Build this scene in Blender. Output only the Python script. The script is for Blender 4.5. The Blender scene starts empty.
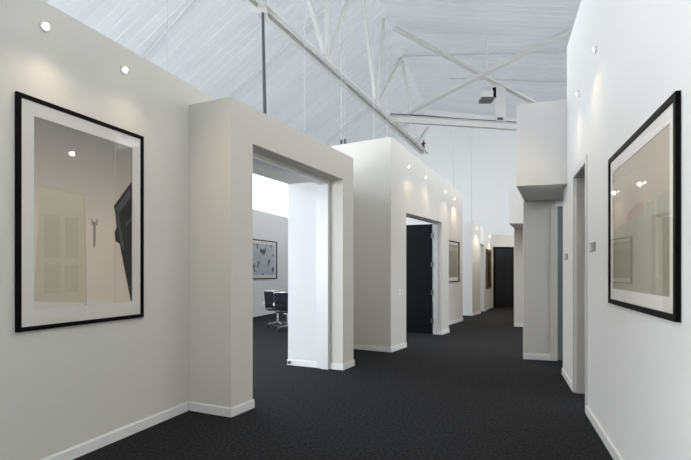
import bpy, bmesh, math, random
from mathutils import Vector, Matrix
random.seed(7)
sc = bpy.context.scene
COL = sc.collection

# ------------------------------------------------------------------ camera
cam_d = bpy.data.cameras.new('camera')
cam_d.sensor_width = 36.0
cam_d.lens = 36.0 * 480.0 / 691.0
cam_d.shift_y = 41.5 / 691.0
cam_d.clip_start = 0.05
cam = bpy.data.objects.new('camera', cam_d)
cam.location = (0, 0, 1.4)
cam.rotation_euler = (math.pi / 2, 0, 0)
COL.objects.link(cam)
sc.camera = cam

# ------------------------------------------------------------------ building axes
# The old shed runs along E (a), across N (b); the ridge stands at b = RB.
E = Vector((0.3057, 0.9521, 0)); N = Vector((0.9521, -0.3057, 0))
RB, RZ, SL, SR = -3.01, 8.5, 0.65, 0.20
AB, AG, BL, BR = -11.0, 21.2, -7.2, 7.2
def AB2(a, b, z=0.0):
    p = E * a + N * b
    return Vector((p.x, p.y, z))
def roof_z_b(b):
    return RZ - (SL * (RB - b) if b < RB else SR * (b - RB))
def roof_z(x, y):
    return roof_z_b(x * N.x + y * N.y)

# ------------------------------------------------------------------ light
W = bpy.data.worlds.new('daylight'); sc.world = W; W.use_nodes = True
bg = W.node_tree.nodes['Background']
bg.inputs['Color'].default_value = (0.80, 0.88, 1.0, 1)
bg.inputs['Strength'].default_value = 1.5

def area(name, loc, direction, sx, sy, power, color, spread=180):
    l = bpy.data.lights.new(name, 'AREA'); l.shape = 'RECTANGLE'
    l.size = sx; l.size_y = sy; l.energy = power; l.color = color; l.spread = math.radians(spread)
    o = bpy.data.objects.new(name, l); COL.objects.link(o)
    d = Vector(direction).normalized()
    # local -Z along d, local X kept along the building
    z = -d; x = E.copy(); y = z.cross(x).normalized(); x = y.cross(z)
    m = Matrix((x, y, z)).transposed().to_4x4(); m.translation = loc
    o.matrix_world = m
    return o
DAY = (0.88, 0.94, 1.0)
# daylight at the left clerestory and office windows; the other two are added fill
area('clerestory_daylight_left', AB2(11.4, BL - 0.35, 4.5), N + Vector((0, 0, -0.45)), 17.6, 2.3, 300, DAY, 150)
area('roof_fill_light', AB2(9.0, BR + 0.35, 4.9), -N + Vector((0, 0, -0.3)), 23, 2.4, 450, (0.93, 0.96, 1.0), 160)  # unseen source, added to light the left roof slope
area('office_window_daylight', AB2(6.0, BL - 0.35, 1.8), N, 11.0, 1.9, 30, DAY)
area('right_wall_fill_light', AB2(-2.2, BL - 0.35, 1.8), N, 5.0, 2.2, 1050, DAY)  # unseen source, added to brighten the low right wall
sc.view_settings.view_transform = 'Standard'
sc.view_settings.look = 'None'
sc.view_settings.exposure = 0.48
sc.view_settings.gamma = 1.0
sc.view_settings.use_curve_mapping = False

# ------------------------------------------------------------------ materials
def mat(name, col, rough=0.6, metal=0.0, bump=0.0, bscale=60.0, var=0.0, vscale=3.0, spec=0.5, emit=None, es=0.0):
    m = bpy.data.materials.new(name); m.use_nodes = True
    nt = m.node_tree; b = nt.nodes['Principled BSDF']
    b.inputs['Base Color'].default_value = (*col, 1)
    b.inputs['Roughness'].default_value = rough
    b.inputs['Metallic'].default_value = metal
    b.inputs['Specular IOR Level'].default_value = spec
    tc = nt.nodes.new('ShaderNodeTexCoord')
    if var > 0:
        n = nt.nodes.new('ShaderNodeTexNoise'); n.inputs['Scale'].default_value = vscale
        n.inputs['Detail'].default_value = 5
        nt.links.new(tc.outputs['Object'], n.inputs['Vector'])
        r = nt.nodes.new('ShaderNodeMapRange')
        r.inputs['To Min'].default_value = 1 - var; r.inputs['To Max'].default_value = 1 + var
        nt.links.new(n.outputs['Fac'], r.inputs['Value'])
        x = nt.nodes.new('ShaderNodeVectorMath'); x.operation = 'SCALE'
        x.inputs[0].default_value = col
        nt.links.new(r.outputs['Result'], x.inputs['Scale'])
        nt.links.new(x.outputs['Vector'], b.inputs['Base Color'])
    if bump > 0:
        n = nt.nodes.new('ShaderNodeTexNoise'); n.inputs['Scale'].default_value = bscale
        nt.links.new(tc.outputs['Object'], n.inputs['Vector'])
        bp = nt.nodes.new('ShaderNodeBump'); bp.inputs['Strength'].default_value = bump
        bp.inputs['Distance'].default_value = 0.01
        nt.links.new(n.outputs['Fac'], bp.inputs['Height'])
        nt.links.new(bp.outputs['Normal'], b.inputs['Normal'])
    if emit:
        b.inputs['Emission Color'].default_value = (*emit, 1)
        b.inputs['Emission Strength'].default_value = es
    return m

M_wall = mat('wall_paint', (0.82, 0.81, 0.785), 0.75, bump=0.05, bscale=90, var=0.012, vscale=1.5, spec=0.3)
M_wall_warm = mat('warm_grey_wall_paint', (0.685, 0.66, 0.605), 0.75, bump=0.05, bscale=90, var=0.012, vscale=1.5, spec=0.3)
M_base = mat('baseboard_paint', (0.82, 0.81, 0.79), 0.45, spec=0.4)
M_trim = mat('door_trim_paint', (0.70, 0.70, 0.70), 0.4)
M_steel = mat('white_painted_steel', (0.60, 0.59, 0.555), 0.5, var=0.08, vscale=4)
M_black = mat('black_frame', (0.004, 0.0035, 0.0035), 0.5, spec=0.06)
M_door = mat('dark_door', (0.006, 0.008, 0.012), 0.35, var=0.3, vscale=2, spec=0.25)
M_chrome = mat('polished_aluminium', (0.75, 0.76, 0.78), 0.18, 1.0)
M_nickel = mat('brushed_nickel', (0.22, 0.22, 0.22), 0.35, 1.0)
M_matb = mat('white_mat_board', (0.93, 0.90, 0.85), 0.8)
M_leather = mat('black_leather', (0.008, 0.009, 0.014), 0.5, bump=0.2, bscale=200, spec=0.3)
M_dark = mat('dark_grey_metal', (0.07, 0.075, 0.08), 0.5, var=0.2)
M_plaque = mat('grey_plaque', (0.30, 0.30, 0.30), 0.4)
M_plaquelt = mat('plaque_lettering', (0.62, 0.62, 0.61), 0.5)
M_lens = mat('lit_lens', (1, 0.95, 0.85), 0.3, emit=(1.0, 0.90, 0.74), es=9.0)
M_lens_dim = mat('dim_lens', (1, 0.97, 0.9), 0.3, emit=(1.0, 0.93, 0.82), es=1.6)
M_red = mat('rust_red', (0.10, 0.02, 0.015), 0.6)
M_winframe = mat('window_frame_paint', (0.7, 0.7, 0.7), 0.5)
M_caster = mat('caster_rubber', (0.015, 0.015, 0.015), 0.6)

def m_carpet():
    m = mat('charcoal_carpet', (0.02, 0.02, 0.022), 0.95, spec=0.12)
    nt = m.node_tree; b = nt.nodes['Principled BSDF']
    tc = nt.nodes.new('ShaderNodeTexCoord')
    n1 = nt.nodes.new('ShaderNodeTexNoise'); n1.inputs['Scale'].default_value = 160; n1.inputs['Detail'].default_value = 3
    n2 = nt.nodes.new('ShaderNodeTexNoise'); n2.inputs['Scale'].default_value = 38; n2.inputs['Detail'].default_value = 4
    nt.links.new(tc.outputs['Object'], n1.inputs['Vector']); nt.links.new(tc.outputs['Object'], n2.inputs['Vector'])
    mx = nt.nodes.new('ShaderNodeMath'); mx.operation = 'MULTIPLY'
    nt.links.new(n1.outputs['Fac'], mx.inputs[0]); nt.links.new(n2.outputs['Fac'], mx.inputs[1])
    cr = nt.nodes.new('ShaderNodeValToRGB')
    cr.color_ramp.elements[0].position = 0.16; cr.color_ramp.elements[0].color = (0.005, 0.005, 0.0055, 1)
    cr.color_ramp.elements[1].position = 0.40; cr.color_ramp.elements[1].color = (0.040, 0.041, 0.044, 1)
    nt.links.new(mx.outputs[0], cr.inputs['Fac']); nt.links.new(cr.outputs['Color'], b.inputs['Base Color'])
    bp = nt.nodes.new('ShaderNodeBump'); bp.inputs['Strength'].default_value = 0.7; bp.inputs['Distance'].default_value = 0.004
    nt.links.new(n1.outputs['Fac'], bp.inputs['Height']); nt.links.new(bp.outputs['Normal'], b.inputs['Normal'])
    return m
M_carpet = m_carpet()

def m_roof():
    m = mat('white_roof_boards', (0.72, 0.74, 0.76), 0.6, spec=0.3)
    nt = m.node_tree; b = nt.nodes['Principled BSDF']
    tc = nt.nodes.new('ShaderNodeTexCoord')
    mp = nt.nodes.new('ShaderNodeMapping')
    mp.inputs['Rotation'].default_value = (0, 0, math.atan2(E.x, E.y))   # turn the building axis onto Y
    nt.links.new(tc.outputs['Object'], mp.inputs['Vector'])
    sc_ = nt.nodes.new('ShaderNodeVectorMath'); sc_.operation = 'MULTIPLY'
    sc_.inputs[1].default_value = (0.25, 2.2, 0.0)
    nt.links.new(mp.outputs['Vector'], sc_.inputs[0])
    n = nt.nodes.new('ShaderNodeTexNoise'); n.inputs['Scale'].default_value = 1.0; n.inputs['Detail'].default_value = 3
    nt.links.new(sc_.outputs['Vector'], n.inputs['Vector'])
    cr = nt.nodes.new('ShaderNodeValToRGB')
    cr.color_ramp.elements[0].position = 0.3; cr.color_ramp.elements[0].color = (0.73, 0.74, 0.745, 1)
    cr.color_ramp.elements[1].position = 0.7; cr.color_ramp.elements[1].color = (0.80, 0.81, 0.81, 1)
    nt.links.new(n.outputs['Fac'], cr.inputs['Fac']); nt.links.new(cr.outputs['Color'], b.inputs['Base Color'])
    return m
M_roof = m_roof()

def m_glass():
    m = bpy.data.materials.new('picture_glass'); m.use_nodes = True
    nt = m.node_tree; nt.nodes.clear()
    out = nt.nodes.new('ShaderNodeOutputMaterial'); mx = nt.nodes.new('ShaderNodeMixShader')
    t = nt.nodes.new('ShaderNodeBsdfTransparent'); g = nt.nodes.new('ShaderNodeBsdfGlossy')
    g.inputs['Roughness'].default_value = 0.02
    f = nt.nodes.new('ShaderNodeFresnel'); f.inputs['IOR'].default_value = 1.38
    nt.links.new(f.outputs[0], mx.inputs[0]); nt.links.new(t.outputs[0], mx.inputs[1]); nt.links.new(g.outputs[0], mx.inputs[2])
    nt.links.new(mx.outputs[0], out.inputs[0])
    return m
M_glass = m_glass()

# ------------------------------------------------------------------ mesh helpers
def link(name, bm, m, parent=None, smooth=False, recalc=True):
    me = bpy.data.meshes.new(name)
    if recalc: bmesh.ops.recalc_face_normals(bm, faces=bm.faces)
    bm.to_mesh(me); bm.free()
    for k in (m if isinstance(m, (list, tuple)) else [m]): me.materials.append(k)
    if smooth:
        for p in me.polygons: p.use_smooth = True
    o = bpy.data.objects.new(name, me); COL.objects.link(o)
    if parent: o.parent = parent
    return o
def B(): return bmesh.new()
def prism(bm, pts, z0, tops):
    """pts: plan polygon [(x,y)]; z0 number or list; tops number or list."""
    n = len(pts)
    if not isinstance(tops, (list, tuple)): tops = [tops] * n
    if not isinstance(z0, (list, tuple)): z0 = [z0] * n
    lo = [bm.verts.new((p[0], p[1], z)) for p, z in zip(pts, z0)]
    hi = [bm.verts.new((p[0], p[1], z)) for p, z in zip(pts, tops)]
    bm.faces.new(lo[::-1]); bm.faces.new(hi)
    for i in range(n):
        j = (i + 1) % n
        bm.faces.new((lo[i], lo[j], hi[j], hi[i]))
    return lo + hi
def box(bm, x0, x1, y0, y1, z0, z1, M=None, mi=0):
    nf = len(bm.faces)
    v = prism(bm, [(x0, y0), (x1, y0), (x1, y1), (x0, y1)], z0, z1)
    if M is not None: bmesh.ops.transform(bm, matrix=M, verts=v)
    bm.faces.ensure_lookup_table()
    for f in bm.faces[nf:]: f.material_index = mi
    return v
def bar(bm, p, q, w, h, up=(0, 0, 1), mi=0):
    p = Vector(p); q = Vector(q); d = (q - p); L = d.length; d.normalize()
    u = Vector(up); s = d.cross(u)
    if s.length < 1e-3: s = d.cross(Vector((0, 1, 0)))
    s.normalize(); u = s.cross(d)
    M = Matrix((s, d, u)).transposed().to_4x4(); M.translation = p
    return box(bm, -w / 2, w / 2, 0, L, -h / 2, h / 2, M, mi)
def tube(bm, p, q, r, r2=None, seg=12, caps=True):
    p = Vector(p); q = Vector(q); d = q - p; L = d.length
    M = d.to_track_quat('Z', 'Y').to_matrix().to_4x4(); M.translation = (p + q) / 2
    return bmesh.ops.create_cone(bm, cap_ends=caps, segments=seg, radius1=r, radius2=r if r2 is None else r2, depth=L, matrix=M)['verts']
def path_tube(bm, pts, r, seg=8):
    pts = [Vector(p) for p in pts]
    rings = []
    for i, p in enumerate(pts):
        d = (pts[min(i + 1, len(pts) - 1)] - pts[max(i - 1, 0)]).normalized()
        s = d.cross(Vector((1, 0, 0)))
        if s.length < 0.2: s = d.cross(Vector((0, 1, 0)))
        s.normalize(); t = d.cross(s)
        rings.append([bm.verts.new(p + s * r * math.cos(k * 2 * math.pi / seg) + t * r * math.sin(k * 2 * math.pi / seg)) for k in range(seg)])
    for a, b in zip(rings, rings[1:]):
        for k in range(seg):
            bm.faces.new((a[k], a[(k + 1) % seg], b[(k + 1) % seg], b[k]))
    bm.faces.new(rings[0]); bm.faces.new(rings[-1])
def frame2(o, d, z=0.0):
    """local x along d, local y to its left, z up"""
    d = Vector((d[0], d[1], 0)).normalized()
    n = Vector((-d.y, d.x, 0))
    M = Matrix((d, n, Vector((0, 0, 1)))).transposed().to_4x4()
    M.translation = Vector((o[0], o[1], z))
    return M
def struct(name, bm, m, parent=None):
    o = link(name, bm, m, parent)
    if parent is None: o['kind'] = 'structure'
    return o
def tag(o, label, cat, group=None):
    o['label'] = label; o['category'] = cat
    if group: o['group'] = group
    return o
def empty(name, M, label, cat, group=None):
    o = bpy.data.objects.new(name, None); COL.objects.link(o)
    o.empty_display_size = 0.1
    o.matrix_world = M
    return tag(o, label, cat, group)

# ------------------------------------------------------------------ shell of the old shed
bm = B(); prism(bm, [AB2(AB, BL), AB2(AB, BR), AB2(AG, BR), AB2(AG, BL)], -0.2, 0.0)
struct('floor', bm, M_carpet)

def roof(b0, b1, name):
    """boards running up the slope, each with a shallow groove at its edge"""
    bm = B(); pitch = 0.24; a = AB
    prof = []
    while a < AG:
        prof += [(a, 0.0), (a + 0.205, 0.0), (a + 0.215, 0.014), (a + 0.23, 0.014)]
        a += pitch
    lo = [[bm.verts.new(AB2(pa, bb, roof_z_b(bb) + dz)) for pa, dz in prof] for bb in (b0, b1)]
    hi = [[bm.verts.new(AB2(pa, bb, roof_z_b(bb) + 0.2)) for pa, dz in (prof[0], prof[-1])] for bb in (b0, b1)]
    for i in range(len(prof) - 1):
        bm.faces.new((lo[0][i], lo[0][i + 1], lo[1][i + 1], lo[1][i]))
    bm.faces.new((hi[0][0], hi[0][1], hi[1][1], hi[1][0]))
    bm.faces.new((lo[0][0], lo[1][0], hi[1][0], hi[0][0])); bm.faces.new((lo[0][-1], lo[1][-1], hi[1][1], hi[0][1]))
    bm.faces.new(lo[0] + [hi[0][1], hi[0][0]]); bm.faces.new(lo[1] + [hi[1][1], hi[1][0]])
    return struct(name, bm, M_roof)
roof(BL - 0.1, RB, 'ceiling')
roof(RB, BR + 0.1, 'ceiling_right')

def exterior(name, b, side, holes):
    """long wall at b; holes = [(a0,a1,z0,z1)] side by side in a; outside on `side`"""
    bm = B(); zt = roof_z_b(b) - 0.0
    t = 0.2 * side
    def slab(a0, a1, z0, z1):
        if a1 - a0 > 1e-4 and z1 - z0 > 1e-4:
            prism(bm, [AB2(a0, b), AB2(a1, b), AB2(a1, b + t), AB2(a0, b + t)], z0, z1)
    a = AB
    for (a0, a1, zs) in holes:
        slab(a, a0, 0, zt); z = 0
        for (z0, z1) in zs: slab(a0, a1, z, z0); z = z1
        slab(a0, a1, z, zt); a = a1
    slab(a, AG, 0, zt)
    return struct(name, bm, M_wall)
zl = roof_z_b(BL); zr = roof_z_b(BR)
exterior('wall_left_exterior', BL, -1, [(-4.5, 0.5, [(0.7, 2.9), (3.3, zl - 0.15)]), (0.5, 11.5, [(0.9, 2.7), (3.3, zl - 0.15)]), (11.5, 20.5, [(3.3, zl - 0.15)])])
exterior('wall_right_exterior', BR, 1, [(-4.5, 20.5, [(3.7, zr - 0.2)])])
def window_band(n, a0, a1, b, z0, z1, step):
    bm = B(); k = 0
    a = a0
    while a < a1 - 0.01:
        a2 = min(a + step, a1)
        for (p0, p1, q0, q1) in ((a, a + 0.03, z0, z1), (a2 - 0.03, a2, z0, z1), (a, a2, z0, z0 + 0.04), (a, a2, z1 - 0.04, z1)):
            prism(bm, [AB2(p0, b - 0.03), AB2(p1, b - 0.03), AB2(p1, b + 0.03), AB2(p0, b + 0.03)], q0, q1)
        a = a2
    return struct('window_%d' % n, bm, M_winframe)
window_band(1, -4.5, 20.5, BL - 0.1, 3.3, zl - 0.15, 2.5)
window_band(2, 0.5, 11.5, BL - 0.1, 0.9, 2.7, 2.2)
window_band(4, -4.5, 0.5, BL - 0.1, 0.7, 2.9, 2.5)  # unseen window, added along with the right wall fill
window_band(3, -4.5, 20.5, BR + 0.1, 3.7, zr - 0.2, 2.5)  # unseen right band, added along with the roof fill

def gable(name, a, t):
    bm = B()
    bs = [BL - 0.2, RB, BR + 0.2]
    for b0, b1 in ((bs[0], bs[1]), (bs[1], bs[2])):
        prism(bm, [AB2(a, b0), AB2(a, b1), AB2(a + t, b1), AB2(a + t, b0)], 0,
              [roof_z_b(b0), roof_z_b(b1), roof_z_b(b1), roof_z_b(b0)])
    return struct(name, bm, M_wall)
gable('wall_far', AG, 0.2)
gable('wall_back', AB - 0.2, 0.2)

# ------------------------------------------------------------------ wall pieces
BASE_H, BASE_T = 0.088, 0.014
n_base = [0]
def wall(name, p, q, thick, z0=0.0, zp=3.0, zq=None, m=None):
    """wall whose visible face runs p->q, body to the left of p->q (thick>0) or right (<0)"""
    zq = zp if zq is None else zq
    p = Vector((p[0], p[1])); q = Vector((q[0], q[1])); d = (q - p).normalized(); n = Vector((-d.y, d.x)) * thick
    bm = B(); prism(bm, [p, q, q + n, p + n], z0, [zp, zq, zq, zp])
    return struct(name, bm, m or M_wall)
def baseboard(name, p, q, side, e0=0.0, e1=0.0):
    """strip on the visible face p->q; side +1: stands off to the left"""
    p = Vector((p[0], p[1])); q = Vector((q[0], q[1])); d = (q - p).normalized(); n = Vector((-d.y, d.x)) * side
    p = p - d * e0; q = q + d * e1
    bm = B()
    prism(bm, [p, q, q + n * BASE_T, p + n * BASE_T], 0.0, BASE_H - 0.008)
    prism(bm, [p, q, q + n * BASE_T * 0.55, p + n * BASE_T * 0.55], BASE_H - 0.008, BASE_H)
    return struct(name, bm, M_base)

# left wall with the big picture
def LW(y): return (-3.331 + 0.36 * y, y)
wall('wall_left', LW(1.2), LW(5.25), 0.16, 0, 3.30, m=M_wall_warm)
baseboard('baseboard_left', LW(1.2), LW(4.82), -1)

# portal block (thick square arch)
PO = (-1.102, 4.62); PD = (0.436, 0.900)
MP = frame2(PO, PD)
s1, s2, s3, TP, ZP, ZO = 0.342, 2.440, 2.800, 0.91, 3.085, 2.712
bm = B()
box(bm, 0, s1, 0, TP, 0, ZP, MP); box(bm, s2, s3, 0, TP, 0, ZP, MP); box(bm, s1, s2, 0, TP, ZO, ZP, MP)
bmesh.ops.remove_doubles(bm, verts=bm.verts, dist=1e-4)
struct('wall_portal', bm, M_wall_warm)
bm = B()   # door lining inside the arch: a proud jamb band and a thinner one behind it
for (t0, t1, d) in ((0.205, 0.325, 0.065), (0.325, 0.41, 0.03)):
    box(bm, s1, s1 + d, t0, t1, 0, ZO, MP); box(bm, s2 - d, s2, t0, t1, 0, ZO, MP)
    box(bm, s1 + d, s2 - d, t0, t1, ZO - d, ZO, MP)
struct('trim_1', bm, M_trim)
bm = B(); box(bm, s2 - 0.006, s2, 0.41, TP + 0.004, 0, ZO - 0.001, MP)   # the room side is painted white
struct('wall_portal_room_lining', bm, mat('white_room_paint', (0.70, 0.705, 0.71), 0.7, spec=0.3))
def PP(s, t): v = MP @ Vector((s, t, 0)); return (v.x, v.y)
baseboard('baseboard_portal_end', PP(0, 0.545), PP(0, 0), 1 * -1, 0, 0.014)
baseboard('baseboard_portal_left_pier', PP(0, 0), PP(s1, 0), -1, 0, 0.014)
baseboard('baseboard_portal_left_jamb', PP(s1, 0), PP(s1, 0.205), -1)
baseboard('baseboard_portal_right_pier', PP(s2, 0), PP(s3, 0), -1, 0.014, 0.014)
baseboard('baseboard_portal_right_jamb', PP(s2, 0), PP(s2, 0.205), 1)
baseboard('baseboard_portal_inner_jamb', PP(s2 - 0.006, 0.41), PP(s2 - 0.006, TP), 1, 0, 0.012)
baseboard('baseboard_portal_far_end', PP(s3, 0), PP(s3, TP), -1)



# second block: long return, front with a doorway
E0 = Vector((0.785, 8.317)); D2 = Vector((0.505, 0.863)).normalized(); N2 = Vector((-D2.y, D2.x))
def Q2(s, t=0.0): v = E0 + D2 * s + N2 * t; return (v.x, v.y)
def y2s(y): return (y - 8.317) / D2.y
sa, sb, sg = y2s(8.90), y2s(10.62), y2s(11.03)
def z2(s): return 3.735 - 0.30 * s / sg
M2 = frame2(E0, D2)
bm = B()
prism(bm, [Q2(0, 0), Q2(0.2, 0), Q2(0.2, 2.05), Q2(0, 2.05)], 0, 3.735)
struct('wall_middle_return', bm, M_wall_warm)
bm = B()
ZD = 2.488
prism(bm, [Q2(0.2), Q2(sa), Q2(sa, .2), Q2(0.2, .2)], 0, [z2(0.0), z2(sa), z2(sa), z2(0.0)])
prism(bm, [Q2(sa), Q2(sb), Q2(sb, .2), Q2(sa, .2)], ZD, [z2(sa), z2(sb), z2(sb), z2(sa)])
prism(bm, [Q2(sb), Q2(sg), Q2(sg, .2), Q2(sb, .2)], 0, [z2(sb), z2(sg), z2(sg), z2(sb)])
struct('wall_middle', bm, M_wall_warm)
baseboard('baseboard_middle_return', Q2(0, 2.05), Q2(0, 0), -1, 0, 0.014)
baseboard('baseboard_middle_front', Q2(0), Q2(sa), -1, 0, 0)
baseboard('baseboard_middle_pier', Q2(sb), Q2(sg), -1, 0, 0.012)
baseboard('baseboard_middle_jamb', Q2(sb, 0), Q2(sb, .2), 1)
bm = B()   # thin frame lining of the doorway
box(bm, sa, sa + 0.02, 0.06, 0.2, 0, ZD, M2); box(bm, sb - 0.02, sb, 0.09, 0.2, 0, ZD, M2); box(bm, sa + .02, sb - .02, 0.06, 0.2, ZD - 0.02, ZD, M2)
struct('trim_2', bm, M_trim)
wall('light_block_left', (LW(1.2)[0] + 0.0, 1.2), AB2(-1.3, BL).xy, 0.12, 0, 3.3)  # unseen partition, added to keep window light off the portal jamb
wall('wall_meeting_room', PP(s3 - 0.10, TP), Q2(0, 1.25), 0.10, 0, 3.07)
# setback wall carrying the small green picture
def SB(y): return (2.73 + 0.566 * (y - 12.6), y)
wall('wall_setback', SB(12.0), SB(13.68), 0.16, 0, 3.74, 3.60, m=M_wall_warm)
baseboard('baseboard_setback', SB(12.0), SB(13.68), -1)
wall('wall_setback_end', Q2(sg, .2), (SB(12.0)[0], SB(12.0)[1]), 0.16, 0, z2(sg), 3.5)

# third block far down the corridor
T0 = (4.02, 15.22)
wall('wall_third_return', T0, (3.0, 15.62), -0.16, 0, 2.99)
baseboard('baseboard_third_return', (3.0, 15.62), T0, -1, 0, 0.014)
D3 = (0.49, 0.80)
def T3(s, t=0): d = Vector(D3).normalized(); n = Vector((-d.y, d.x)); v = Vector(T0) + d * s + n * t; return (v.x, v.y)
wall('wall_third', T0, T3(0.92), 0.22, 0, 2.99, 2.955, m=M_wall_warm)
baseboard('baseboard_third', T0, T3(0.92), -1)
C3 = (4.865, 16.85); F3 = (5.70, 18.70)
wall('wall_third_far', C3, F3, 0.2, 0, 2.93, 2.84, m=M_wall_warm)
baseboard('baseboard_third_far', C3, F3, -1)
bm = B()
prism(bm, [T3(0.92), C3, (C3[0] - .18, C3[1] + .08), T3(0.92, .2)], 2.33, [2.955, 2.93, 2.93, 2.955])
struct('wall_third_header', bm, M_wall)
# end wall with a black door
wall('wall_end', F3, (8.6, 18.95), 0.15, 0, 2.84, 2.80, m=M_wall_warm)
baseboard('baseboard_end', F3, (5.80, 18.709), -1)
ME = frame2(F3, (2.9, 0.25))
bm = B(); box(bm, 0.06, 0.13, -0.05, -0.001, 0, 2.36, ME); box(bm, 1.03, 1.10, -0.05, -0.001, 0, 2.36, ME); box(bm, 0.13, 1.03, -0.05, -0.001, 2.29, 2.36, ME)
struct('trim_3', bm, M_black)
bm = B(); box(bm, 0.13, 1.03, -0.045, -0.002, 0.01, 2.29, ME)
d3 = struct('door_3', bm, M_door)

# right wall with doorway
def RW(y): return (0.863 + 0.321 * y, y)
yn, yf, ye = 4.783, 5.545, 6.55
wall('wall_right', RW(-4.2), RW(yn), -0.18, 0, 4.27)
bm = B()
nr = Vector((0.9521, -0.3057)) * 0.18
def RWt(y, k=1.0): return (RW(y)[0] + nr.x * k, RW(y)[1] + nr.y * k)
prism(bm, [RW(yn), RW(yf), RWt(yf), RWt(yn)], 2.48, 4.27)
prism(bm, [RW(yf), RW(6.145), RWt(6.145), RWt(yf)], 0, 4.27)
prism(bm, [RW(6.145), RW(ye), RWt(ye), RWt(6.145)], 0, 2.50)
struct('wall_right_far', bm, M_wall)
baseboard('baseboard_right', RW(-4.2), RW(yn - 0.06), 1)
baseboard('baseboard_right_far', RW(yf + 0.06), RW(ye), 1)
bm = B()
MR = frame2(RW(yn), (0.321, 1.0)); Lw = (yf - yn) * 1.0503
for (x0, x1, z0, z1) in ((-0.07, -0.004, 0, 2.55), (Lw + 0.004, Lw + 0.07, 0, 2.55), (-0.004, Lw + 0.004, 2.484, 2.55)):
    box(bm, x0, x1, 0.001, 0.012, z0, z1, MR)
struct('trim_4', bm, M_trim)
bm = B()
box(bm, 0.0, 0.02, -0.18, -0.02, 0, 2.48, MR); box(bm, Lw - 0.02, Lw, -0.18, -0.02, 0, 2.48, MR)
struct('trim_5', bm, M_wall_warm)
# unseen slab behind the right wall, added to darken its doorway
bm = B(); prism(bm, [RWt(-4.2), RWt(6.14), AB2(4.2, BR), AB2(-5.6, BR)], 2.8, 2.95)
struct('doorway_light_block', bm, M_wall)
# wall across the corridor end of the first right block, and the overhanging box
K0 = Vector((2.848, 7.68)); KD = Vector((0.9521, -0.3057)); 
def KK(s, t=0): n = Vector((-KD.y, KD.x)); v = K0 + KD * s + n * t; return (v.x, v.y)
wall('wall_right_recess', KK(0), KK(0.47), 0.16, 0, 2.52, m=M_wall_warm)
baseboard('baseboard_right_recess', KK(0), KK(0.40), -1)
bm = B(); MK = frame2(K0, KD)
box(bm, 0.40, 0.47, -0.02, -0.001, 0, 2.42, MK)
box(bm, 0.47, 0.50, -0.02, 0.16, 0, 2.42, MK)
struct('trim_6', bm, M_wall_warm)
bm = B(); box(bm, 0.50, 1.35, 0.03, 0.075, 0.01, 2.42, MK)
door2 = struct('door_2', bm, mat('grey_door_paint', (0.22, 0.23, 0.235), 0.5))
bm = B(); box(bm, 0.47, 1.5, 0.0, 0.16, 2.42, 2.52, MK)
struct('wall_right_recess_header', bm, M_wall)
bm = B()
F0 = Vector((2.253, 6.327)); Fr = Vector(RWt(6.14, 1.0)); SD = Vector((0.45, 1.0)).normalized()
Bk = F0 + SD * 1.62
prism(bm, [F0, Fr, Fr + Vector((0.5, 1.6)), (Bk.x, Bk.y)], 2.525, 3.60)
struct('wall_right_bulkhead', bm, M_wall)
# second overhanging box and the wall below it, further down
G0 = Vector((3.747, 11.0)); 
bm = B(); Bk = G0 + SD * 1.5; R1 = G0 + Vector((1.9, -0.30)); R2 = R1 + Vector((0.6, 1.7))
prism(bm, [G0, R1, R2, (Bk.x, Bk.y)], 2.50, 3.55)
struct('wall_right_bulkhead_far', bm, M_wall)
H0 = Vector((4.29, 12.2))
wall('wall_right_recess_far', H0, (5.9, 11.75), 0.16, 0, 2.50, m=M_wall_warm)
baseboard('baseboard_right_recess_far', H0, (5.9, 11.75), -1)
wall('wall_right_rear', (5.9, 11.75), (8.8, 20.2), -0.16, 0, 2.9)

# ------------------------------------------------------------------ doors of the middle block
hx, hy = Q2(sb - 0.03, 0.215)
MD = frame2((hx, hy), (-0.905, 0.425))
bm = B(); box(bm, 0.0, 0.98, -0.045, 0.0, 0.012, ZD - 0.03, MD)
door1 = struct('door_1', bm, M_door)
for z in (0.30, 0.93, 1.56, 2.2):
    bm = B()
    v = tube(bm, (-0.004, 0.010, z - 0.055), (-0.004, 0.010, z + 0.055), 0.013, seg=10)
    bmesh.ops.transform(bm, matrix=MD, verts=bm.verts)
    box(bm, -0.03, 0.03, 0.0005, 0.004, z - 0.05, z + 0.05, MD)
    link('hinge', bm, M_nickel, door1)
def knob(M, x, y, z, parent):
    bm = B()
    tube(bm, (x, y, z), (x, y - 0.055, z), 0.011, seg=10); tube(bm, (x, y - 0.004, z), (x, y, z), 0.028, seg=16)
    tube(bm, (x, y - 0.05, z), (x + 0.11, y - 0.05, z), 0.009, seg=10)
    bmesh.ops.transform(bm, matrix=M, verts=bm.verts)
    link('door_handle', bm, M_nickel, parent)
knob(MD, 0.90, -0.045, 1.02, door1)

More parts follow.
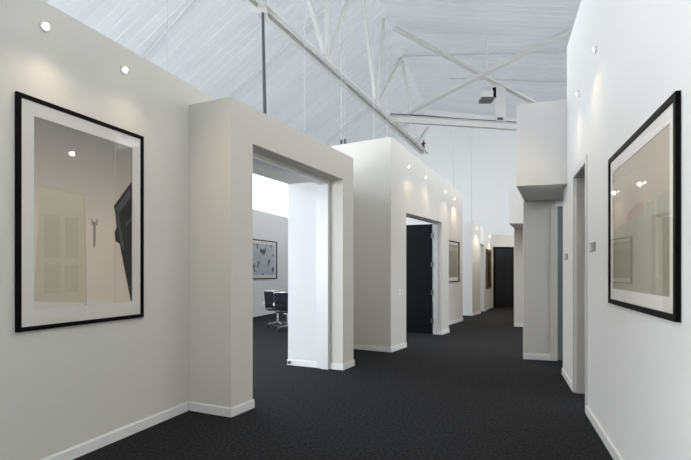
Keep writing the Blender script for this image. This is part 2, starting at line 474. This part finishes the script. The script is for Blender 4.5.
# ------------------------------------------------------------------ prints and frames
def flat(bm, pts, y, mi):
    """polygon in the picture plane: pts [(x,z)], y stands towards the viewer"""
    f = bm.faces.new([bm.verts.new((p[0], y, p[1])) for p in pts]); f.material_index = mi
def picture(name, M, w, h, fw, depth, matw, label, print_fn, mats, group=None, frame_mat=None, mat_mat=None):
    """local x to the right as one faces the picture, -y towards the viewer, z up; origin bottom left at the wall"""
    t = empty(name, M, label, 'picture', group)
    bm = B()
    o = [(0, 0), (w, 0), (w, h), (0, h)]; i = [(fw, fw), (w - fw, fw), (w - fw, h - fw), (fw, h - fw)]
    ring = []
    for (c, y) in ((o, -0.002), (o, -depth), (i, -depth), (i, -0.006)):
        ring.append([bm.verts.new((p[0], y, p[1])) for p in c])
    for a, b in ((0, 1), (1, 2), (2, 3)):
        for k in range(4):
            bm.faces.new((ring[a][k], ring[a][(k + 1) % 4], ring[b][(k + 1) % 4], ring[b][k]))
    bm.faces.new(ring[3]); bm.faces.new(ring[0][::-1])
    fo = link('frame', bm, frame_mat or M_black, t)
    ml, mb = matw
    a0, a1, b0, b1 = fw + ml, w - fw - ml, fw + mb, h - fw - ml
    if ml > 0:
        bm = B(); y = -0.014
        for (x0, x1, z0, z1) in ((fw, a0, fw, h - fw), (a1, w - fw, fw, h - fw), (a0, a1, fw, b0), (a0, a1, b1, h - fw)):
            box(bm, x0, x1, y, y + 0.004, z0, z1)
        link('mat_board', bm, mat_mat or M_matb, t)
    bm = B(); print_fn(bm, a0, a1, b0, b1, -0.008)
    link('print', bm, mats, t)
    bm = B(); bm.faces.new([bm.verts.new((x, -0.019, z)) for x, z in ((fw, fw), (w - fw, fw), (w - fw, h - fw), (fw, h - fw))])
    link('glass', bm, M_glass, t, recalc=False)
    return t

def grad_mat(name, c_top, c_bot, z0, z1, var=0.04):
    m = mat(name, c_top, 0.8)
    nt = m.node_tree; b = nt.nodes['Principled BSDF']
    tc = nt.nodes.new('ShaderNodeTexCoord'); sp = nt.nodes.new('ShaderNodeSeparateXYZ')
    nt.links.new(tc.outputs['Object'], sp.inputs[0])
    r = nt.nodes.new('ShaderNodeMapRange'); r.inputs['From Min'].default_value = z0; r.inputs['From Max'].default_value = z1
    nt.links.new(sp.outputs['Z'], r.inputs['Value'])
    cr = nt.nodes.new('ShaderNodeValToRGB')
    cr.color_ramp.elements[0].color = (*c_bot, 1); cr.color_ramp.elements[1].color = (*c_top, 1)
    nt.links.new(r.outputs[0], cr.inputs['Fac']); nt.links.new(cr.outputs['Color'], b.inputs['Base Color'])
    return m

# big left photograph: corner of a room, pale panelled door, hooks, dark easel-like object at its right edge
pl = [grad_mat('photo_wall_tone', (0.34, 0.31, 0.28), (0.90, 0.80, 0.68), 0.75, 1.52),
      mat('photo_door_tone', (0.76, 0.70, 0.54), 0.8), mat('photo_panel_tone', (0.70, 0.64, 0.49), 0.8),
      mat('photo_dark_tone', (0.028, 0.026, 0.024), 0.8), mat('photo_hook_tone', (0.40, 0.36, 0.31), 0.8),
      mat('photo_shade_tone', (0.68, 0.62, 0.50), 0.8), mat('photo_slate_tone', (0.10, 0.105, 0.11), 0.8), mat('photo_floor_tone', (0.90, 0.86, 0.78), 0.8)]
def print_left(bm, a0, a1, b0, b1, y):
    w, h = a1 - a0, b1 - b0
    P = lambda *c: [(a0 + w * x, b0 + h * z) for x, z in c]
    flat(bm, P((0, 0), (1, 0), (1, 1), (0, 1)), y, 0)
    flat(bm, P((0, 0), (.79, .0), (.80, .015), (0, .045)), y - .0003, 7)
    flat(bm, P((.795, 0), (.80, 0), (.802, 1), (.797, 1)), y - .0004, 5)
    flat(bm, P((.045, .64), (.065, .655), (.47, .645), (.485, .0), (.47, 0), (.455, .63)), y - .0005, 5)
    flat(bm, P((0.0, 0.04), (.46, .015), (.455, .63), (.055, .64)), y - .0006, 1)
    for (x0, x1) in ((.09, .235), (.275, .40)):
        for (z0, z1) in ((.08, .23), (.27, .50)):
            flat(bm, P((x0, z0), (x1, z0), (x1, z1), (x0, z1)), y - .0009, 5)
            flat(bm, P((x0 + .008, z0 + .006), (x1, z0 + .006), (x1, z1 - .006), (x0 + .008, z1 - .006)), y - .0012, 2)
    flat(bm, P((.535, .47), (.547, .47), (.547, .505), (.535, .505)), y - .0009, 4)
    flat(bm, P((.585, .47), (.60, .47), (.60, .505), (.585, .505)), y - .0009, 4)
    flat(bm, P((.553, .34), (.566, .335), (.578, .36), (.582, .49), (.55, .49)), y - .0009, 4)
    flat(bm, P((1, .78), (.78, .60), (.80, .56), (.815, .47), (.79, .44), (.80, .385), (.85, .37), (.985, .01), (1, .0)), y - .0009, 3)
    flat(bm, P((.97, .73), (.80, .585), (.83, .55), (.99, .68)), y - .0012, 6)
    flat(bm, P((.81, .56), (.84, .55), (.91, .33), (.86, .36)), y - .0012, 6)
    flat(bm, P((1, .56), (.92, .50), (.93, .48), (1, .53)), y - .0012, 6)
DL = Vector((0.36, 1)).normalized()
# facing the left wall: x to the right is +D direction (further away)
pY = 3.174
MPL = Matrix((Vector((DL.x, DL.y, 0)), Vector((-DL.y, DL.x, 0)), Vector((0, 0, 1)))).transposed().to_4x4()
MPL.translation = Vector((*LW(pY), 0.997))
picture('framed_picture', MPL, 1.138, 1.593, 0.030, 0.025, (0.095, 0.115),
        'large upright black framed photograph of a pale panelled door on the left wall', print_left, pl)

# wide picture on the right wall
pr = [mat('art_beige_reflection_tone', (0.60, 0.52, 0.40), 0.8, var=.05), mat('art_green_tone', (0.47, 0.46, 0.34), 0.8, var=0.12, vscale=9),
      mat('art_line_tone', (0.16, 0.15, 0.10), 0.8), mat('art_pale_green_tone', (0.54, 0.53, 0.41), 0.8, var=0.1, vscale=20),
      mat('art_dark_green_tone', (0.33, 0.36, 0.25), 0.8, var=0.2, vscale=30), mat('art_brown_tone', (0.50, 0.38, 0.27), 0.8, var=0.1)]
def print_right(bm, a0, a1, b0, b1, y):
    w, h = a1 - a0, b1 - b0
    P = lambda *c: [(a0 + w * x, b0 + h * z) for x, z in c]
    flat(bm, P((0, 0), (1, 0), (1, 1), (0, 1)), y, 0)  # beige above the green is a reflection painted into the print
    flat(bm, P((0, 0), (1, 0), (1, .62), (.62, .60), (.55, .56), (0, .50)), y - .0004, 1)
    flat(bm, P((.30, .54), (.36, .535), (.60, .55), (.64, .59), (.60, .625), (.50, .635), (.42, .615), (.34, .60)), y - .0008, 5)
    flat(bm, P((.80, .10), (.86, .10), (.82, .66), (.78, .66)), y - .0008, 3)
# facing the right wall: x to the right is towards the camera
MPR = Matrix((Vector((-E.x, -E.y, 0)), Vector((E.y, -E.x, 0)), Vector((0, 0, 1)))).transposed().to_4x4()
MPR.translation = Vector((*RW(3.696), 1.158))
picture('framed_picture', MPR, 1.490, 1.102, 0.034, 0.025, (0.085, 0.08),
        'wide black framed artwork in green with a painted beige reflection on the right wall', print_right, pr)

# small greenish picture on the setback wall
pg = [grad_mat('faded_green_art_tone', (0.40, 0.41, 0.30), (0.25, 0.27, 0.19), 0.1, 1.0), mat('art_cream_tone', (0.55, 0.52, 0.42), .8)]
def print_green(bm, a0, a1, b0, b1, y):
    flat(bm, [(a0, b0), (a1, b0), (a1, b1), (a0, b1)], y, 0)
    flat(bm, [(a0, b1 - .16), (a1, b1 - .16), (a1, b1 - .06), (a0, b1 - .06)], y - .0004, 1)
ds = Vector((0.566, 1)).normalized()
MG = Matrix((Vector((ds.x, ds.y, 0)), Vector((-ds.y, ds.x, 0)), Vector((0, 0, 1)))).transposed().to_4x4()
MG.translation = Vector((*SB(12.35), 1.12))
picture('framed_picture', MG, 1.07, 1.09, 0.025, 0.04, (0.07, 0.10),
        'small greenish framed picture on the recessed wall beyond the dark door', print_green, pg)
# dark picture on the third block
pd = [mat('bronze_art_tone', (0.12, 0.085, 0.035), .6, var=.5, vscale=6), mat('dark_art_tone', (0.03, 0.025, 0.02), .7)]
def print_bronze(bm, a0, a1, b0, b1, y):
    flat(bm, [(a0, b0), (a1, b0), (a1, b1), (a0, b1)], y, 0)
    flat(bm, [(a0 + .2, b0 + .2), (a1 - .2, b0 + .3), (a1 - .25, b1 - .4), (a0 + .3, b1 - .25)], y - .0004, 1)
d4 = (Vector(F3) - Vector(C3)).normalized()
MB_ = Matrix((Vector((d4.x, d4.y, 0)), Vector((-d4.y, d4.x, 0)), Vector((0, 0, 1)))).transposed().to_4x4()
MB_.translation = Vector((C3[0] + d4.x * .42, C3[1] + d4.y * .42, 0.78))
M_gold = mat('aged_gold_frame', (0.16, 0.115, 0.045), 0.45, 0.3)
picture('framed_picture', MB_, 1.15, 1.43, 0.06, 0.05, (0.0, 0.0),
        'dark tall picture in a dull gold frame beside the black door at the corridor end', print_bronze, pd, frame_mat=M_gold)
# abstract print in the meeting room
def m_blot():
    m = mat('ink_blot_tone', (0.5, 0.52, 0.54), .8)
    nt = m.node_tree; b = nt.nodes['Principled BSDF']
    tc = nt.nodes.new('ShaderNodeTexCoord'); mp = nt.nodes.new('ShaderNodeMapping')
    mp.inputs['Scale'].default_value = (3.6, 1, 2.0); mp.inputs['Location'].default_value = (2.3, 0, 0.6)
    nt.links.new(tc.outputs['Object'], mp.inputs['Vector'])
    n = nt.nodes.new('ShaderNodeTexNoise'); n.inputs['Scale'].default_value = 1.5; n.inputs['Detail'].default_value = 3
    nt.links.new(mp.outputs[0], n.inputs['Vector'])
    cr = nt.nodes.new('ShaderNodeValToRGB')
    e = cr.color_ramp.elements; e[0].position = 0.38; e[0].color = (0.03, 0.035, 0.04, 1); e[1].position = 0.45; e[1].color = (0.62, 0.65, 0.68, 1)
    nt.links.new(n.outputs['Fac'], cr.inputs['Fac']); nt.links.new(cr.outputs['Color'], b.inputs['Base Color'])
    return m
pb = [m_blot()]
def print_blot(bm, a0, a1, b0, b1, y): flat(bm, [(a0, b0), (a1, b0), (a1, b1), (a0, b1)], y, 0)
MC = Matrix((E, Vector((-E.y, E.x, 0)), Vector((0, 0, 1)))).transposed().to_4x4()
cw = AB2(12.64, BL); MC.translation = Vector((cw.x, cw.y, 1.16))
picture('framed_picture', MC, 2.1, 1.24, 0.03, 0.04, (0.10, 0.10),
        'black framed abstract print of grey ink blots on the meeting room wall', print_blot, pb)
baseboard('baseboard_left_exterior', AB2(2, BL).xy, AB2(AG, BL).xy, -1)

# ------------------------------------------------------------------ wall spotlights
def spotlight(p, nrm, label, group, lens, power, size=0.028):
    """small eyeball downlight in a wall; p on the wall face, nrm = outward normal"""
    nrm = Vector((nrm[0], nrm[1], 0)).normalized(); x = Vector((0, 0, 1)).cross(nrm)
    M = Matrix((x, nrm, Vector((0, 0, 1)))).transposed().to_4x4(); M.translation = Vector(p)   # local y = outward
    t = empty('wall_spotlight', M, label, 'light', group)
    bm = B(); tube(bm, (0, 0.0005, 0), (0, 0.008, 0), size * 1.35, seg=24)
    tube(bm, (0, 0.008, 0), (0, 0.014, 0), size * 1.35, size * 1.1, seg=24)
    link('mounting_ring', bm, M_trim, t)
    d = Vector((0, 0.86, -0.51)).normalized()
    a = Vector((0, 0.006, 0.0))
    bm = B(); tube(bm, a, a + d * size * .35, size * .98, seg=20)
    link('lamp_head', bm, M_trim, t, True)
    bm = B(); c = a + d * size * .35
    tube(bm, c, c + d * 0.004, size * 0.94, seg=20)
    v = bmesh.ops.create_uvsphere(bm, u_segments=16, v_segments=8, radius=size * .60, matrix=Matrix.Translation(c))
    link('lens', bm, lens, t, True)
    l = bpy.data.lights.new('spot_beam', 'SPOT'); l.energy = power; l.color = (1.0, 0.80, 0.58)
    l.spot_size = math.radians(165); l.spot_blend = 1.0; l.shadow_soft_size = 0.03
    lo = bpy.data.objects.new('spot_beam', l); COL.objects.link(lo); lo.parent = t
    lo.location = (0, 0.12, -0.04)
    lo.rotation_euler = Vector((0, 0.72, -0.69)).to_track_quat('-Z', 'Y').to_euler()
    return t
PL = 22
nL = (1, -0.36)
GL = 'wall spotlights'
spotlight((*LW(3.37), 3.12), nL, 'bright wall spotlight above the near top corner of the large door photograph', GL, M_lens, PL)
spotlight((*LW(4.05), 3.10), nL, 'bright wall spotlight above the far top corner of the large door photograph', GL, M_lens, PL * .6)
n2o = -N2
for (y, z, lab) in ((8.97, 3.355, 'small lit wall spotlight above the left edge of the dark door opening'),
                    (9.73, 3.305, 'small lit wall spotlight above the middle of the dark door opening'),
                    (10.78, 3.186, 'small lit wall spotlight right of the dark door opening, above the pier')):
    spotlight((*Q2(y2s(y)), z), n2o, lab, GL, M_lens, PL, 0.028)
spotlight((*SB(12.93), 3.36), (1, -0.566), 'small lit wall spotlight above the small greenish picture', GL, M_lens, PL * 2.6, 0.028)
spotlight((*T3(0.42), 2.80), (D3[1], -D3[0]), 'tiny lit wall spotlight on the pale corner pier far down the corridor', GL, M_lens, PL * 2.6, 0.036)
spotlight((C3[0] + d4.x * 1.25, C3[1] + d4.y * 1.25, 2.72), (d4.y, -d4.x), 'tiny lit wall spotlight above the dark gold framed picture', GL, M_lens, PL * 2.6, 0.036)
spotlight((*RW(4.296), 3.39), (-1, 0.321), 'faint wall spotlight high on the right wall, nearer the camera', GL, M_lens_dim, PL * .8, 0.026)
spotlight((*RW(5.214), 3.33), (-1, 0.321), 'faint wall spotlight high on the right wall, above its doorway', GL, M_lens_dim, PL * .8, 0.026)

# ------------------------------------------------------------------ plaques, switch, door stop
def plaque(y, z, w, h, label):
    M = Matrix((Vector((-E.x, -E.y, 0)), Vector((E.y, -E.x, 0)), Vector((0, 0, 1)))).transposed().to_4x4()
    M.translation = Vector((*RW(y), z))
    t = empty('wall_plaque', M, label, 'sign')
    bm = B(); box(bm, -w / 2, w / 2, -0.009, -0.001, -h / 2, h / 2); link('plate', bm, M_plaque, t)
    bm = B(); box(bm, -w * .44, -w * .06, -0.011, -0.009, -h * .38, h * .38); link('inset', bm, M_plaquelt, t)
plaque(4.44, 1.625, 0.26, 0.085, 'small grey metal room plaque between the right wall doorway and the wide picture')
plaque(6.20, 1.59, 0.26, 0.075, 'small grey metal room plaque on the narrow wall beyond the right doorway')
ms = frame2(Q2(y2s(8.637)), D2, 1.03)
t = empty('light_switch', ms, 'white light switch plate left of the dark door opening', 'switch')
bm = B(); box(bm, -0.036, 0.036, -0.007, -0.0005, -0.058, 0.058); link('cover_plate', bm, M_matb, t)
bm = B(); box(bm, -0.015, 0.015, -0.012, -0.007, -0.03, 0.03); link('rocker', bm, M_trim, t)
sx, sy = PP(s2 - 0.014, 0.865)
t = empty('door_stop', Matrix.Translation((sx, sy, 0.05)) @ Matrix.Rotation(math.atan2(-0.9, -0.436), 4, 'Z'),
          'small round metal door stop on the baseboard inside the wide portal', 'door stop')
bm = B(); tube(bm, (0.0, 0, 0), (0.035, 0, 0), 0.012, seg=12); link('stem', bm, M_nickel, t)
bm = B(); bmesh.ops.create_uvsphere(bm, u_segments=16, v_segments=10, radius=0.026, matrix=Matrix.Translation((0.05, 0, 0))); link('bumper', bm, M_nickel, t, True)

# ------------------------------------------------------------------ steelwork
def CH(y): return (-1.415 + 0.4426 * (y - 7.59), y, 5.69)
Lb = (0.4048, 0.9144)
t = empty('roof_truss', Matrix.Identity(4), 'white steel roof truss running diagonally overhead along the corridor', 'truss')
bm = B()
off = Vector((0.9144, -0.4048, 0)) * 0.05
for s in (-1, 1):    # pair of angles back to back
    p, q = Vector(CH(1.5)) + off * s, Vector(CH(17.24)) + off * s
    bar(bm, p, q, 0.012, 0.13)
    bar(bm, p + off * s * 0.9 + Vector((0, 0, -.06)), q + off * s * 0.9 + Vector((0, 0, -.06)), 0.10, 0.014)
for k in range(26):
    c = Vector(CH(2 + k * 0.6)); bar(bm, c - off, c + off, 0.05, 0.05)
link('bottom_chord', bm, M_steel, t)
N1 = Vector(CH(9.93)); N2_ = Vector(CH(12.60)); N3 = Vector(CH(16.26)); N0 = Vector(CH(5.6))
webs = [(N1, (-1.225, 8.015, 8.10)), (N1, (-0.378, 9.93, 8.24)), (N1, (0.263, 11.38, 8.45)),
        (N2_, (0.366, 11.61, 8.44)), (N2_, (1.076, 13.40, 8.47)), (N2_, (1.866, 15.88, 8.47)),
        (N3, (1.866, 15.88, 8.47)), (N3, (3.0, 17.45, 6.63)),
        (N0, (-2.5, 5.6, 7.9)), (N0, (-1.225, 8.015, 8.10))]
for p, q in webs:
    bm = B(); q = Vector(q)
    bar(bm, p, q, 0.075, 0.085, up=(0.4048, 0.9144, 0.01))
    link('web_member', bm, M_steel, t)
for p in (N1, N2_, N3):
    bm = B(); bar(bm, p - Vector((Lb[0], Lb[1], 0)) * .17 + Vector((0, 0, .06)), p + Vector((Lb[0], Lb[1], 0)) * .17 + Vector((0, 0, .06)), 0.014, 0.26)
    link('gusset_plate', bm, M_steel, t)
# top chord under the ridge
bm = B(); bar(bm, (-2.5, 5.6, 7.9), (-1.225, 8.015, 8.10), 0.09, 0.10); bar(bm, (-1.225, 8.015, 8.10), (0.3, 11.45, 8.44), 0.09, 0.10)
link('top_chord', bm, M_steel, t)

t = empty('cross_beam', Matrix.Identity(4), 'white steel cross beam spanning the far end of the corridor above', 'beam')
P0, P1 = Vector((1.26, 13.50, 5.70)), Vector((6.2, 14.36, 5.66))
bm = B(); bar(bm, P0, P1, 0.014, 0.17)
for dz in (-0.085, 0.085): bar(bm, P0 + Vector((0, 0, dz)), P1 + Vector((0, 0, dz)), 0.15, 0.014)
link('i_beam', bm, M_steel, t)
bm = B(); path_tube(bm, [P0 + Vector((0, -.03, .115)), P0.lerp(P1, .2) + Vector((0, -.03, .135)), P0.lerp(P1, .4) + Vector((0, -.03, .11)), P0.lerp(P1, .7) + Vector((0, -.03, .12)), P1 + Vector((0, -.03, .115))], 0.022)
link('cable_run', bm, M_dark, t)
bm = B(); pp = Vector((4.54, 14.08, 0))
box(bm, -.145, .145, -.05, .05, 5.80, 6.88, Matrix.Translation(pp)); box(bm, -.19, .19, -.08, .08, 5.785, 5.81, Matrix.Translation(pp))
link('post', bm, M_steel, t)
bm = B(); box(bm, -.10, .06, -.075, -.055, 5.82, 5.90, Matrix.Translation(pp)); link('bracket', bm, M_dark, t)

xa = [(1.41, 13.63, 8.27), (6.7, 14.35, 5.84)]; xb = [(1.80, 13.50, 5.85), (5.73, 12.14, 7.50)]
for (p, q), lab in ((xa, 'white diagonal roof brace falling from the ridge down to the right'), (xb, 'white diagonal roof brace rising from the beam up to the right')):
    t = empty('roof_brace', Matrix.Translation(p), lab, 'brace', 'crossed roof braces')
    q = Vector(q) - Vector(p); p = Vector((0, 0, 0)); dd = q.normalized()
    bm = B(); bar(bm, p, q, 0.18, 0.016); bar(bm, p + Vector((0, .03, .05)), q + Vector((0, .03, .05)), 0.016, 0.15)
    link('angle_bar', bm, M_steel, t)
    bm = B(); bar(bm, p - dd * .06, p + dd * .10, 0.17, 0.022); link('end_plate', bm, M_steel, t)

# grey hanger rod from the truss down to the portal
t = empty('hanger_rod', Matrix.Identity(4), 'dark grey steel rod hanging from the truss down to the portal top', 'rod')
bm = B(); tube(bm, (-1.335, 7.74, 5.62), (-1.005, 6.02, 3.07), 0.024, seg=10); link('rod', bm, M_dark, t)
bm = B(); box(bm, -1.41, -1.26, 7.66, 7.82, 5.52, 5.75); link('clamp', bm, M_steel, t)

# thin hanger cables
M_cable = mat('thin_grey_cable', (0.55, 0.56, 0.57), 0.5)
def cable(x, y, z0, lab, r=0.0045, hook=False, grey=M_cable):
    t = empty('hanger_cable', Matrix.Translation((x, y, z0)), lab, 'cable', 'hanger cables')
    H = roof_z(x, y) - z0
    bm = B(); tube(bm, (0, 0, 0.0), (0, 0, H), r, seg=6); link('wire', bm, grey, t)
    bm = B(); tube(bm, (0, 0, 0), (0, 0, 0.12 if hook else 0.04), 0.022 if hook else 0.012, seg=8); link('fitting', bm, M_dark if hook else M_steel, t)
cable(-1.74, 4.68, 3.30, 'thin grey hanger cable rising from the top of the left wall', 0.003)
cable(-0.579, 6.78, 3.07, 'thin grey hanger cable rising from the top of the portal', 0.005)
cable(*Q2(0.1, 1.06), 3.735, 'thin hanger cable with a dark hook, left one above the middle block', 0.007, True)
cable(*Q2(0.1, 0.98), 3.735, 'thin hanger cable with a dark hook, right one above the middle block', 0.005, True)
cable(*Q2(0.1, 0.38), 3.735, 'thin hanger cable above the middle block, second from its corner', 0.006)
cable(*Q2(0.1, 0.12), 3.735, 'thin hanger cable at the front corner of the middle block', 0.005)
for (p, q, lab) in (((2.93, 13.03, 3.66), (3.09, 13.80, 5.60), 'thin cable against the far white wall, above the small greenish picture'),
                    ((4.02, 15.30, 2.99), (3.64, 13.90, 5.60), 'thin cable against the far white wall, above the pale corner pier')):
    t = empty('hanger_cable', Matrix.Translation(p), lab, 'cable', 'hanger cables')
    bm = B(); tube(bm, (0, 0, 0), Vector(q) - Vector(p), 0.008, seg=6); link('wire', bm, M_cable, t)
    bm = B(); tube(bm, (0, 0, 0), (0, 0, .04), 0.014, seg=8); link('fitting', bm, M_steel, t)

# ceiling box unit, conduits, red fitting
t = empty('ceiling_unit', Matrix.Translation((3.90, 13.3, 6.10)), 'white box unit with a dark underside hanging under the far roof', 'fixture')
bm = B(); box(bm, -.16, .16, -.12, .12, 0.09, .27); link('housing', bm, M_steel, t)
bm = B(); box(bm, -.17, .17, -.14, .14, 0, .09); link('grille', bm, M_dark, t)
bm = B(); tube(bm, (.22, -.02, .12), (.22, -.02, .38), .05, seg=12); link('side_canister', bm, M_black, t)
bm = B(); tube(bm, (0, 0, .34), (0, 0, roof_z(3.86, 13.3) - 6.15), .012, seg=8); box(bm, .15, .2, -.02, .02, .2, .26); link('bracket', bm, M_steel, t)
def conduit(p, q, lab, r=0.016):
    t = B(); tube(t, p, q, r, seg=8)
    tag(link('conduit', t, M_cable, None, True), lab, 'pipe', 'roof conduits')
def under(x, y, d=0.03): return (x, y, roof_z(x, y) - d)
conduit(under(1.89, 15.75), under(6.5, 13.2), 'thin grey conduit crossing the right roof slope, upper one', 0.014)
conduit(under(3.67, 16.92), under(7.4, 15.2), 'thin grey conduit crossing the right roof slope, lower one', 0.014)
for (p, q, lab) in (((-5.6, 10.67), (-1.6, 8.73), 'white batten running up the left roof slope above the left wall'),
                    ((-4.0, 13.15), (-0.5, 11.70), 'white batten running up the left roof slope behind the truss'),
                    ((-2.3, 18.94), (1.3, 17.66), 'white batten running up the left roof slope just above the middle block')):
    bm = B(); bar(bm, under(*p, .035), under(*q, .035), 0.045, 0.05)
    tag(link('roof_batten', bm, M_trim), lab, 'batten', 'roof battens')
t = empty('pipe_fitting', Matrix.Translation((2.76, 17.02, 5.76)), 'small dark red fitting on the far end of the roof truss', 'fitting')
bm = B(); tube(bm, (0, 0, 0), (0, 0, .22), .05, .035, seg=10); tube(bm, (-.07, 0, .16), (.07, 0, .20), .035, seg=8); link('body', bm, M_red, t)
bm = B(); tube(bm, (0, 0, .22), (0.02, 0, .30), .02, seg=8); link('nozzle', bm, M_red, t)

# ------------------------------------------------------------------ swivel chairs in the meeting room
def office_chair(x, y, rz, label):
    t = empty('office_chair', Matrix.Translation((x, y, 0)) @ Matrix.Rotation(rz, 4, 'Z'), label, 'chair', 'meeting room chairs')
    # seat faces local +y; backrest at -y
    prof = []
    for k in range(9): prof.append((0.25 - 0.44 * k / 8, 0.455 - 0.03 * math.sin(k / 8 * math.pi)))
    for k in range(1, 13):
        u = k / 12; prof.append((-0.19 - 0.03 * math.sin(min(1, u * 4) * math.pi / 2) - 0.11 * u, 0.455 + 0.47 * u))
    def sling(lo, hi, nm):
        bm = B(); th = 0.022
        pts = prof[lo:hi]
        # ribbed surface: subdivide with small puffs between seams
        fine = []
        for i in range(len(pts) - 1):
            for j in range(4):
                u = j / 4; a = Vector(pts[i]).lerp(Vector(pts[i + 1]), u)
                d = (Vector(pts[i + 1]) - Vector(pts[i])).normalized(); n = Vector((-d.y, d.x))
                fine.append((a, n, math.sin(u * math.pi) * 0.008))
        fine.append((Vector(pts[-1]), fine[-1][1], 0))
        rows = []
        for (a, n, h) in fine:
            f = a + n * (h + th / 2); g = a - n * (h + th / 2)
            rows.append([bm.verts.new((-0.235, f.x, f.y)), bm.verts.new((0.235, f.x, f.y)), bm.verts.new((0.235, g.x, g.y)), bm.verts.new((-0.235, g.x, g.y))])
        for a, b in zip(rows, rows[1:]):
            for k in range(4): bm.faces.new((a[k], a[(k + 1) % 4], b[(k + 1) % 4], b[k]))
        bm.faces.new(rows[0]); bm.faces.new(rows[-1])
        link(nm, bm, M_leather, t)
    sling(0, 9, 'seat'); sling(9, 21, 'backrest')
    for s in (-1, 1):
        bm = B(); path_tube(bm, [(s * 0.245, p[0], p[1]) for p in prof], 0.013); link('side_rail', bm, M_chrome, t, True)
        bm = B()
        arc = [(s * 0.27, 0.12, 0.46), (s * 0.29, 0.16, 0.56), (s * 0.29, 0.12, 0.65), (s * 0.29, 0.0, 0.675), (s * 0.29, -0.14, 0.67), (s * 0.29, -0.22, 0.63), (s * 0.26, -0.245, 0.58)]
        path_tube(bm, arc, 0.015); link('armrest', bm, M_chrome, t, True)
    for (yy, zz, rr) in ((-0.26, 0.62, 0.014), (-0.06, 0.42, 0.014), (-0.335, 0.915, 0.012)):
        bm = B(); tube(bm, (-0.245, yy, zz), (0.245, yy, zz), rr, seg=10)
        link('cross_bar', bm, M_chrome, t, True)
    bm = B(); tube(bm, (0, -0.03, 0.12), (0, -0.03, 0.42), 0.03, 0.022, seg=16); box(bm, -.08, .08, -.12, .10, .395, .425); link('pedestal', bm, M_chrome, t)
    for k in range(5):
        a = k * 2 * math.pi / 5 + 0.35; c, s_ = math.cos(a), math.sin(a)
        bm = B(); bar(bm, (0, -0.03, 0.125), (0.30 * c, -0.03 + 0.30 * s_, 0.085), 0.038, 0.028); lg = link('base_leg', bm, M_chrome, t)
        bm = B(); cx, cy = 0.30 * c, -0.03 + 0.30 * s_
        tube(bm, (cx - s_ * 0.022, cy + c * 0.022, 0.030), (cx + s_ * 0.022, cy - c * 0.022, 0.030), 0.030, seg=14); tube(bm, (cx, cy, .05), (cx, cy, .085), .01, seg=8)
        link('caster', bm, M_caster, lg)
office_chair(-1.70, 12.15, math.radians(-14), 'left farther black ribbed swivel chair seen through the portal')
office_chair(-1.36, 11.38, math.radians(-8), 'right nearer black ribbed swivel chair beside the inner portal jamb')
